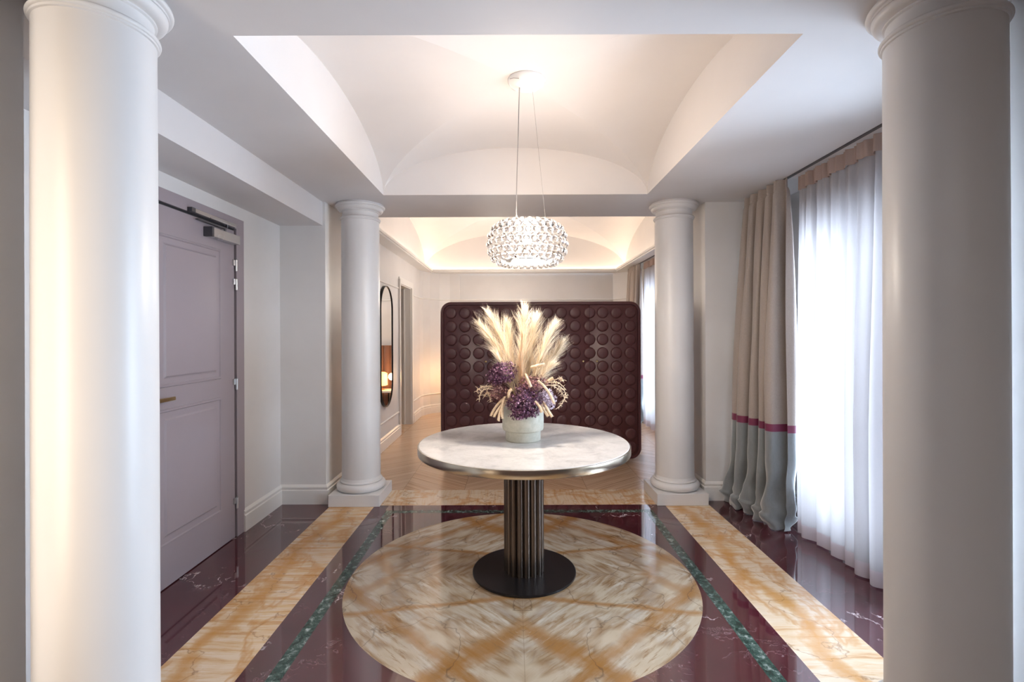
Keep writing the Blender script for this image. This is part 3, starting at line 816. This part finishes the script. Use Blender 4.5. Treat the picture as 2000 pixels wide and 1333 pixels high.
def cluster(c, rx, ry, rz, n, size, mat, label, cat='dried flower head', spikes=True):
    r = random.Random(n*3+int(rx*1000))
    t = thing('dried_flower_head', label, cat, (FX, FY, FZ), 0, 'dried flower heads in the vase')
    bm = B(); root = V+Vector((0, 0, -.02))
    tube(bm, [root, bez(root, (root+c)/2+Vector((0, 0, .03)), c, .5), c], .003, 6); obj('stem', bm, M['stem'], t)
    bm = B()
    lump = [Vector((r.gauss(0, 1), r.gauss(0, 1), r.gauss(0, 1))).normalized() for _ in range(9)]
    for i in range(n):
        d = Vector((r.gauss(0, 1), r.gauss(0, 1), r.gauss(0, 1))).normalized()
        bumpk = .62+.50*max(0, max(d.dot(l) for l in lump))**5+r.uniform(-.08, .10)
        k = (r.random()**.22)*bumpk
        p = c+Vector((d.x*rx, d.y*ry, d.z*rz))*k
        s = size*r.uniform(.6, 1.2)
        # a tiny five-petalled floret
        up = (d+Vector((r.gauss(0, .5), r.gauss(0, .5), r.gauss(0, .5)))).normalized()
        a = up.orthogonal().normalized(); b_ = up.cross(a)
        cen = bm.verts.new(p); ph = r.random()*PI
        ring = []
        for q in range(8):
            rr = s*(1.0 if q % 2 == 0 else .45); th = ph+q*PI/4
            ring.append(bm.verts.new(p+(a*math.cos(th)+b_*math.sin(th))*rr+up*(s*.45 if q % 2 == 0 else s*.1)))
        for q in range(8): bm.faces.new((cen, ring[q], ring[(q+1) % 8]))
    obj('florets', bm, M[mat], t)
    return t
cluster(P(979, 727, -.09), .088, .07, .085, 1500, .0075, 'florets', 'round dark purple dried flower head high on the left')
cluster(P(974, 765, -.08), .058, .05, .055, 700, .0070, 'florets_rose', 'dusty purple flower head below the high left one')
cluster(P(1025, 792, -.15), .098, .055, .105, 2200, .0078, 'florets', 'largest deep purple flower head hanging over the vase rim')
cluster(P(1041, 752, -.10), .085, .06, .055, 1100, .0075, 'florets_rose', 'reddish rose flower head above the largest purple one')
cluster(P(1066, 782, -.08), .058, .05, .065, 800, .0070, 'florets_pale', 'pale lilac flower head low on the right of the vase')
cluster(P(992, 782, -.02), .06, .05, .05, 600, .0070, 'florets_rose', 'small dusty flower head behind the left vase rim')

def catkin(pts, r0, label, mat='catkin', group='cream catkins drooping round the vase'):
    r = random.Random(len(label)*13+int(pts[-1].x*1e4))
    t = thing('dried_catkin', label, 'dried catkin', (FX, FY, FZ), 0, group)
    n = 16
    c = [bez(pts[0], pts[1], pts[2], k/n) for k in range(n+1)]
    bm = B(); tube(bm, [V, (V+pts[0])/2+Vector((0, 0, .02)), c[0]], .0018, 5); obj('stalk', bm, M['stem'], t)
    bm = B(); tube(bm, c, [r0*(.35+.65*math.sin(PI*min(.5+.0, .1+.8*k/n)) if k < n else .3) for k in range(n+1)], 8)
    for i in range(330):
        s = r.random(); p = bez(*pts, s); tg = (bez(*pts, min(1, s+.03))-bez(*pts, max(0, s-.03))).normalized()
        rad = Vector((r.gauss(0, 1), r.gauss(0, 1), r.gauss(0, 1))); rad = (rad-tg*rad.dot(tg)).normalized()
        q = p+rad*r0*.9; e = q+(tg*.6+rad).normalized()*r0*.7; sd = tg.cross(rad)*r0*.28
        bm.faces.new([bm.verts.new(v) for v in (q-sd, q+sd, e)])
    obj('seed_spike', bm, M[mat], t)
lc = [((985, 778, -.10), (968, 790, -.12), (958, 813, -.12), 'outermost left cream catkin hanging by the vase'),
      ((988, 782, -.12), (974, 795, -.14), (964, 815, -.14), 'second cream catkin from the left hanging by the vase'),
      ((990, 783, -.13), (974, 800, -.15), (973, 823, -.15), 'longest cream catkin hanging down left of the vase'),
      ((986, 775, -.14), (978, 790, -.15), (981, 818, -.15), 'cream catkin hanging close against the left vase side'),
      ((993, 777, -.16), (992, 764, -.18), (999, 761, -.17), 'short curled cream catkin between the purple heads'),
      ((1026, 731, -.16), (1030, 742, -.18), (1037, 757, -.18), 'cream catkin slanting over the middle of the bouquet'),
      ((1036, 718, -.12), (1050, 714, -.12), (1064, 712, -.12), 'tan catkin lying level across the right plumes'),
      ((1050, 744, -.15), (1072, 760, -.17), (1082, 790, -.16), 'long arching cream catkin at the right'),
      ((1044, 785, -.18), (1056, 795, -.19), (1057, 806, -.19), 'short cream catkin on the right vase rim'),
      ((1060, 785, -.14), (1068, 800, -.15), (1078, 815, -.15), 'cream catkin hanging down lowest on the right'),
      ((1056, 790, -.15), (1064, 805, -.15), (1070, 814, -.15), 'cream catkin hanging just inside the lowest right one'),
      ((1064, 748, -.10), (1074, 742, -.10), (1080, 739, -.10), 'short cream catkin pointing up to the right')]
for a_, b_, c_, l in lc: catkin([P(*a_), P(*b_), P(*c_)], .0075, l)
def wisps(starts, label):
    t = thing('dried_grass_spray', label, 'dried grass spray', (FX, FY, FZ), 0, 'curling dried grass sprays')
    r = random.Random(len(label))
    bm = B()
    for a_, b_, c_ in starts:
        p0, p1, p2 = P(*a_), P(*b_), P(*c_)
        tube(bm, [V, (V+p0)/2+Vector((0, 0, .015)), p0], .0012, 5)
        tube(bm, [bez(p0, p1, p2, k/14) for k in range(15)], [.0024*(1-.5*k/14) for k in range(15)], 5)
        for k in range(34):
            s = .25+.75*r.random(); p = bez(p0, p1, p2, s)
            d = Vector((r.gauss(0, 1), r.gauss(0, .7), r.gauss(-.4, 1))).normalized()*r.uniform(.008, .026)
            tube(bm, [p, p+d*.6+Vector((0, 0, .003)), p+d], [.0013, .001, .0007], 4)
    obj('curling_stems', bm, M['catkin'], t)
wisps([((1062, 752, -.08), (1090, 738, -.08), (1104, 762, -.08)), ((1062, 755, -.09), (1100, 745, -.09), (1107, 778, -.09)), ((1064, 752, -.06), (1088, 752, -.06), (1098, 772, -.06)),
       ((1075, 745, -.07), (1100, 736, -.07), (1098, 744, -.07)), ((1085, 800, -.07), (1100, 790, -.07), (1104, 774, -.07))], 'curling dried grass spray on the right of the bouquet')
wisps([((972, 760, -.08), (940, 748, -.08), (930, 765, -.08)), ((972, 764, -.09), (934, 750, -.09), (936, 782, -.09)), ((975, 770, -.06), (950, 760, -.06), (958, 786, -.06)),
       ((975, 772, -.07), (948, 762, -.07), (946, 774, -.07)), ((972, 758, -.05), (950, 752, -.05), (938, 758, -.05))], 'curling dried grass spray on the left of the bouquet')

# ================================================================== PENDANT LAMP
PX, PY, PZ = .083, 2.845, 1.905
lamp = thing('pendant_lamp', 'round pendant lamp of clear glass balls hanging from the vault', 'pendant lamp', (PX, PY, PZ))
bm = B(); CZ = CE+.367-PZ
lathe(bm, [(0, CZ-.058), (.03, CZ-.056), (.065, CZ-.048), (.095, CZ-.030), (.108, CZ-.010), (.108, CZ-.002), (0, CZ-.002)], 64); obj('ceiling_canopy', bm, M['white_gloss'], lamp, smooth=40)
for dx, dy in ((-.045, -.02), (.030, -.03), (.0, .05)):
    bm = B(); k = 3.0 if dx > 0 else 1.0
    e = {(-.045): (-.062, -.03), .030: (.105, -.05), .0: (-.05, .14)}[dx]
    zt = CZ-.050
    if dx == 0: tube(bm, [(dx-.04, dy*.2, zt), (-.064, -.01, .18), (-.03, .10, .10)], .0009, 6)
    else: tube(bm, [(dx, dy, zt), (e[0], e[1], .105)], .0009, 6)
    obj('suspension_cable', bm, M['cable'], lamp)
bm = B(); tube(bm, [(-.040, -.02, CZ-.045), (-.060, -.02, .30), (-.064, -.02, .15), (-.03, .0, .09), (0, 0, .07)], .0022, 8); tube(bm, [(-.095, -.05, CZ-.018), (-.075, -.075, CZ-.026), (-.045, -.085, CZ-.034)], .002, 6)
obj('power_cord', bm, M['cable'], lamp)
bm = B()
for k in range(3):
    a = k*2*PI/3+.5; tube(bm, [(0, 0, .09), (.10*math.cos(a), .10*math.sin(a), .105), (.165*math.cos(a), .165*math.sin(a), .098)], .002, 6)
obj('hanger_spider', bm, M['steel'], lamp)
for rr, zz in ((.145, .100), (.145, -.100)):
    bm = B(); tube(bm, [(rr*math.cos(2*PI*k/48), rr*math.sin(2*PI*k/48), zz) for k in range(49)], .002, 6, False); obj('wire_ring', bm, M['steel'], lamp)
bm = B(); lathe(bm, [(0, .030), (.022, .028), (.03, .0), (.022, -.028), (0, -.030)], 24, 0, 0, .03); obj('bulb', bm, M['bulb'], lamp, smooth=60)
bm = B(); lathe(bm, [(0, .05), (.012, .05), (.012, .085), (0, .09)], 16, 0, 0, .01); obj('lamp_holder', bm, M['white_gloss'], lamp)
bm = B(); lathe(bm, [(0, -.094), (.148, -.094), (.152, -.090), (.148, -.086), (0, -.086)], 64); obj('diffuser_disc', bm, M['diffuser'], lamp, smooth=30)
balls = []
rows = [(-80, 26), (-52, 30), (-26, 33), (0, 34), (26, 33), (52, 30), (80, 26)]
for k, (ph, n) in enumerate(rows):
    a = math.radians(ph); rr = .150+.068*math.cos(a); zz = .105*math.sin(a)
    n = int(2*PI*rr/.0405)
    for j in range(n):
        th = 2*PI*(j+(k % 2)*.5)/n; balls.append((rr*math.cos(th), rr*math.sin(th), zz))
balls.sort(key=lambda p: p[1])
bs = bpy.data.meshes.new('glass_ball'); bm = B(); bmesh.ops.create_uvsphere(bm, u_segments=20, v_segments=12, radius=.0195)
for f in bm.faces: f.smooth = True
bm.to_mesh(bs); bm.free(); bs.materials.append(M['crystal'])
for p in balls[:100]:
    o = bpy.data.objects.new('glass_ball', bs); C.objects.link(o); o.parent = lamp; o.location = p
bm = B()
for p in balls[100:]:
    bmesh.ops.create_uvsphere(bm, u_segments=16, v_segments=10, radius=.0195, matrix=Matrix.Translation(p))
for f in bm.faces: f.smooth = True
o = obj('glass_ball_far_side', bm, M['crystal'], lamp); o['kind'] = 'stuff'
point('pendant_bulb_light', (PX, PY, PZ+.09), 16, (1.0, .80, .64), .08)
point('pendant_down_light', (PX, PY, PZ-.115), 21, (1.0, .88, .76), .05)

# ================================================================== PLUM CABINET
KX0, KX1, KY, KZ0, KZ1 = -.770, 1.357, 5.26, .052, 1.727
cab = thing('cabinet', 'plum lacquered four-door cabinet studded with round discs', 'cabinet', ((KX0+KX1)/2, KY, .0005))
W2 = (KX1-KX0)/2
def rr_poly(x0, x1, z0, z1, r, n=10):
    out = []
    for cx_, cz_, a in ((x1-r, z1-r, 0), (x0+r, z1-r, PI/2), (x0+r, z0+r, PI), (x1-r, z0+r, 3*PI/2)):
        out += [(cx_+r*math.cos(a+PI/2*k/n), cz_+r*math.sin(a+PI/2*k/n)) for k in range(n+1)]
    return out
bm = B()
def loops(bm, specs):
    rws = [[bm.verts.new((u, y, v)) for u, v in poly] for poly, y in specs]
    for A, D in zip(rws, rws[1:]):
        n = len(A)
        for i in range(n): bm.faces.new((A[i], A[(i+1) % n], D[(i+1) % n], D[i]))
    return rws
R = .115
RP_ = lambda q: rr_poly(-W2+q, W2-q, KZ0+q, KZ1-q, max(.02, R-q))
rw = loops(bm, [(RP_(0), .55), (RP_(0), .012), (RP_(.006), .003), (RP_(.014), 0), (RP_(.030), 0), (RP_(.034), .004), (RP_(.036), .022)])
bm.faces.new(rw[0]); bm.faces.new(rw[-1])
fixn(bm); obj('cabinet_body', bm, M['plum'], cab, smooth=35)
ins = .037
x0, x1 = -W2+ins, W2-ins; dw = (x1-x0)/4
px = lambda p: (p-1002)/970*KY-(KX0+KX1)/2
cols_x = [px(881.0)+k*(px(1230.8)-px(881.0))/13 for k in range(14)]
seams = [x0, px(962.6), px(1056.3), px(1151.4), x1]
# keep pattern centred on the seams
rows_z = [1.4-(611.5-650)/970*KY-k*26.35/970*KY for k in range(11)]
DISC = [(0, .0215), (.030, .0205), (.043, .0190), (.050, .0172), (.0545, .0145), (.0580, .0105), (.0600, .0055), (.0610, .001), (.0615, 0)]
for d in range(4):
    bm = B(); a_, b_ = seams[d]+.0015, seams[d+1]-.0015
    # door slab with the outer corners rounded
    rr_ = .08
    def dpoly(q):
        pts = []
        def corner(cx_, cz_, sx, sz, rad):
            n = 8 if rad > .003 else 0
            seq = []
            for k in range(n+1):
                th = PI/2*k/n if n else 0
                seq.append((th,))
            return seq
        zb, zt = KZ0+ins+q, KZ1-ins-q; xa, xb = a_+q, b_-q
        def arc(cx_, cz_, a0):
            return [(cx_+rr_*math.cos(a0+PI/2*k/8), cz_+rr_*math.sin(a0+PI/2*k/8)) for k in range(9)]
        pts += arc(xb-rr_, zt-rr_, 0) if d == 3 else [(xb, zt)]
        pts += arc(xa+rr_, zt-rr_, PI/2) if d == 0 else [(xa, zt)]
        pts += arc(xa+rr_, zb+rr_, PI) if d == 0 else [(xa, zb)]
        pts += arc(xb-rr_, zb+rr_, 1.5*PI) if d == 3 else [(xb, zb)]
        return pts
    rw = loops(bm, [(dpoly(0), .022), (dpoly(0), .006), (dpoly(.002), .004)]); bm.faces.new(rw[-1]); bm.faces.new(rw[0])
    for cx_ in cols_x:
        for cz_ in rows_z:
            L = cx_-a_; Rr = b_-cx_
            if L < -.02 or Rr < -.02: continue
            t0, t1 = 0, 2*PI
            c2 = cx_
            if L < .055: t0, t1, c2 = -PI/2, PI/2, a_
            elif Rr < .055: t0, t1, c2 = PI/2, 3*PI/2, b_
            full = (t1-t0) > 6
            vs0 = len(bm.verts)
            seg = 32 if full else 16
            rings = []
            for r_, h_ in DISC:
                n = seg if full else seg+1
                rings.append([bm.verts.new((c2+max(r_, .0001)*math.cos(t0+(t1-t0)*i/seg), .004-h_, cz_+max(r_, .0001)*math.sin(t0+(t1-t0)*i/seg))) for i in range(n)])
            for A, D in zip(rings, rings[1:]):
                for i in range(seg):
                    j = (i+1) % len(A)
                    bm.faces.new((A[i], D[i], D[j], A[j]))
    bm.normal_update()
    dr = obj('cabinet_door', bm, M['plum'], cab, smooth=50)
    kx = {0: px(949), 1: px(976.2), 2: px(1138.6), 3: px(1165.4)}[d]; kz = 1.4-(706.5-650)/970*KY
    bm = B(); lathe(bm, [(0, 0), (.005, 0), (.005, .012), (.0105, .016), (.0115, .021), (.009, .026), (0, .027)], 20)
    bmesh.ops.rotate(bm, verts=bm.verts, matrix=Matrix.Rotation(PI/2, 3, 'X')); bmesh.ops.translate(bm, verts=bm.verts, vec=(kx, .002, kz))
    obj('knob', bm, M['brass'], dr, smooth=40)
for sx in (-1, 1):
    for yy in (.06, .48):
        bm = B(); lathe(bm, [(0, 0), (.016, 0), (.018, .054), (0, .054)], 16, sx*(W2-.20), yy); obj('foot', bm, M['black_metal'], cab, smooth=40)

# ================================================================== MIRROR
mr = thing('wall_mirror', 'tall pill-shaped mirror in thin dark bronze frame on left wall', 'mirror', (-1.56, 6.04, 1.24))
def pill(hw, hz, n=24):
    out = []
    for k in range(n+1): a = PI*k/n; out.append((hw*math.cos(a), hz-hw+hw*math.sin(a)))
    for k in range(n+1): a = PI+PI*k/n; out.append((hw*math.cos(a), -hz+hw+hw*math.sin(a)))
    return out
def xloops(bm, specs):
    rws = [[bm.verts.new((x, u, v)) for u, v in poly] for poly, x in specs]
    for A, D in zip(rws, rws[1:]):
        n = len(A)
        for i in range(n): bm.faces.new((A[i], A[(i+1) % n], D[(i+1) % n], D[i]))
    return rws
bm = B(); xloops(bm, [(pill(.285, .735), .001), (pill(.285, .735), .032), (pill(.283, .733), .034), (pill(.276, .726), .034), (pill(.274, .724), .032), (pill(.274, .724), .020)]); fixn(bm)
obj('mirror_frame', bm, M['black_metal'], mr, smooth=40)
bm = B(); rw = xloops(bm, [(pill(.275, .725), .001), (pill(.275, .725), .024)]); bm.faces.new(rw[0]); bm.faces.new(rw[1]); fixn(bm); obj('mirror_glass', bm, M['mirror'], mr)

# things the mirror shows: channelled headboard, bedside table and lamp on the far back wall
hb = thing('headboard', 'brown velvet channelled headboard seen in the pill mirror', 'headboard', (-.30, 8.855, 0.001))
for k in range(13):
    bm = B(); wd = .12; xk = -.72+k*wd
    prof = [(xk+wd/2-wd/2*math.cos(PI*j/10), -.03-.045*math.sin(PI*j/10)) for j in range(11)]
    prism(bm, [(xk, -.005)]+prof[0:]+[(xk+wd, -.005)], 'z', .0, 1.18); fixn(bm); obj('channel', bm, M['velvet_brown'], hb, smooth=50)
nt = thing('bedside_table', 'pale bedside table under the glowing lamp in the pill mirror', 'bedside table', (-.80, 8.48, .0005))
bm = B(); box(bm, -.22, .22, -.20, .20, .40, .43, .004); obj('tabletop', bm, M['trim'], nt)
for sx in (-1, 1):
    for sy in (-1, 1):
        bm = B(); box(bm, sx*.19-.012, sx*.19+.012, sy*.17-.012, sy*.17+.012, 0, .40); obj('leg', bm, M['black_metal'], nt)
tl = thing('table_lamp', 'glowing amber table lamp reflected in the pill mirror', 'table lamp', (-.82, 8.50, .4310))
bm = B(); lathe(bm, [(0, 0), (.05, 0), (.05, .01), (.012, .015), (.010, .10), (0, .10)], 24); obj('base', bm, M['brass'], tl, smooth=40)
bm = B(); lathe(bm, [(.07, .07), (.10, .08), (.095, .28), (.06, .30), (.0, .30)], 32); obj('lamp_shade', bm, M['lampshade'], tl, smooth=40)
point('bedside_lamp_light', (-1.02, 8.42, .66), 3.5, (1.0, .62, .30), .06)
point('far_room_fill', (-.2, 7.3, 2.0), 24, (1.0, .86, .72), .2)  # added fill without a fixture, brightens the far room walls

# ================================================================== CURTAINS
def sheet(fn, nu, nz, z0, z1, mat_names, thick, name, parent, smooth=80):
    bm = B(); g = []
    for j in range(nz+1):
        z = z0+(z1-z0)*j/nz; g.append([bm.verts.new(fn(i/nu, z)) for i in range(nu+1)])
    for j in range(nz):
        for i in range(nu): bm.faces.new((g[j][i], g[j][i+1], g[j+1][i+1], g[j+1][i]))
    if thick:
        bm.normal_update()
        ext = bmesh.ops.solidify(bm, geom=list(bm.faces), thickness=thick)
    return obj(name, bm, M[mat_names], parent, smooth=smooth)
def drape(label, ya, yb, xtop, n, flare, loc, seed, zt=2.473):
    """ya near end, yb far end"""
    r = random.Random(seed)
    ph = [r.uniform(-.25, .25) for _ in range(n+2)]; am = [r.uniform(.8, 1.2) for _ in range(n+2)]
    t = thing('drape', label, 'curtain', loc)
    ox, oy = loc[0], loc[1]
    def fn(u, z):
        q = 1-z/zt                                  # 0 top .. 1 floor
        k = min(n-1, int(u*n)); w_ = u*n
        A = (.034+.046*min(1, q*1.8))*am[k]
        if z > zt-.09: A *= .7
        base = 2*PI*w_+ph[k]*math.sin(PI*(w_-k))
        s = math.sin(base); s = math.copysign(abs(s)**.75, s)
        y = ya+(yb-ya)*u
        y += -.022*math.sin(2*base)*(1-.3*q)*min(1, q*6)
        x = xtop+A*s+.006*math.sin(base*2.7+z*3)
        x -= flare*u*q**1.1
        if z < .55:                                  # velvet swells and gathers at the floor
            b_ = (1-z/.55)
            x += -.03*b_**1.5*(1.0+.8*u)*(.6+.4*math.sin(base+.6))+.02*math.sin(base*.5+z*14)*b_
            y += .02*math.sin(z*17+base)*b_+.10*u*b_**2
        if z < .28:
            e_ = (1-z/.28)**1.5
            x += .012*math.sin(z*58+base*1.7+2*math.sin(base))*e_; y += .010*math.sin(z*44-base*2.3)*e_
        if z < .10:
            c_ = 1-z/.10
            x += .035*math.cos(PI*c_)*s*.6; y += .02*math.sin(base*1.3)*c_
        return (x-ox, y-oy, z+.004*(1+s)*(1 if z < .02 else 0))
    nu = n*22
    sheet(fn, nu, 70, .745, zt-.07, 'linen', .0025, 'linen_panel', t)
    sheet(fn, nu, 4, .692, .745, 'ribbon', .0030, 'magenta_band', t)
    sheet(fn, nu, 60, .004, .692, 'velvet', .0028, 'velvet_border', t)
    def top(u, z):
        x, y, zz = fn(u, z); w_ = u*n; g = abs((w_ % 1)-.5)
        return (x-.004+.012*(1 if g < .12 else 0), y, zz)
    sheet(top, nu, 6, zt-.07, zt, 'linen', .003, 'pinch_pleat_heading', t)
    return t
def sheer(label, ya, yb, xc, n, loc, seed, zt=2.473):
    r = random.Random(seed)
    knots = [0]
    for k in range(n): knots.append(knots[-1]+r.uniform(.6, 1.4))
    knots = [k/knots[-1] for k in knots]; am = [r.uniform(.6, 1.3) for _ in range(n+1)]; dr_ = [r.uniform(-.3, .3) for _ in range(n+1)]
    t = thing('sheer_curtain', label, 'curtain', loc); ox, oy = loc[0], loc[1]
    def fn(u, z):
        q = 1-z/zt
        k = max(i for i in range(n) if knots[i] <= u+1e-9)
        f = (u-knots[k])/(knots[k+1]-knots[k])
        am_ = am[k]*(1-f)+am[k+1]*f if k < n else am[k]
        A = (.012+.044*min(1, q*1.5))*am_
        b_ = 2*PI*f
        s = -math.cos(b_)+.25*math.sin(2*b_)
        y = ya+(yb-ya)*u + (-.030*math.sin(b_)*min(1, q*2.0))*(1+dr_[k])+.012*math.sin(q*3+k)*math.sin(PI*f)
        # secondary fine pleats fading downwards
        fine = .009*math.sin(u*n*2*PI*2.5)*max(0, 1-q*1.2)+.005*math.sin(u*n*2*PI*3.1+1)*(.5+.5*q)
        x = xc+A*s+fine+.02*q
        return (x-ox, y-oy, z)
    nu = n*26
    sheet(fn, nu, 50, .095, zt-.085, 'sheer', 0, 'voile_panel', t)
    sheet(fn, nu, 3, .008, .095, 'sheer_hem', 0, 'doubled_hem', t)
    def top(u, z):
        x, y, zz = fn(u, z); k = (u*n*1.6) % 1
        return (x-.010-.010*(k if k < .9 else (1-k)*9), y, zz)
    sheet(top, n*32, 4, zt-.095, zt, 'sheer_tape', .002, 'pleated_heading_tape', t)
    return t
def track(label, x, y0, y1, z, loc):
    t = thing('curtain_track', label, 'curtain track', loc)
    bm = B(); box(bm, x-.012-loc[0], x+.012-loc[0], y0-loc[1], y1-loc[1], z-loc[2], z+.005-loc[2]); obj('rail', bm, M['dark_steel'], t)
    return t
drape('taupe drape with magenta band and grey velvet foot beside the hall window', 3.45, 4.03, 1.90, 5, .09, (1.93, 3.75, .0005), 3)
sheer('long white sheer curtain over the hall window', 3.44, 2.50, 2.00, 8, (2.0, 2.6, .0005), 11)  # ends early out of view; bare glass left beyond it to brighten the hall
track('dark curtain track along the hall ceiling edge', 1.93, 1.62, 4.08, CE-.0055, (1.93, 2.85, CE))
drape('far room taupe drape behind the cabinet right edge', 7.55, 8.24, 1.93, 5, .03, (1.94, 7.9, .0005), 5, 2.443)
sheer('far room white sheer curtain glimpsed between cabinet and column', 7.52, 5.6, 2.00, 9, (2.0, 6.6, .0005), 8, 2.443)
track('dark curtain track on the far room ceiling', 1.94, 5.5, 8.3, LZ-.0055, (1.94, 6.9, LZ))
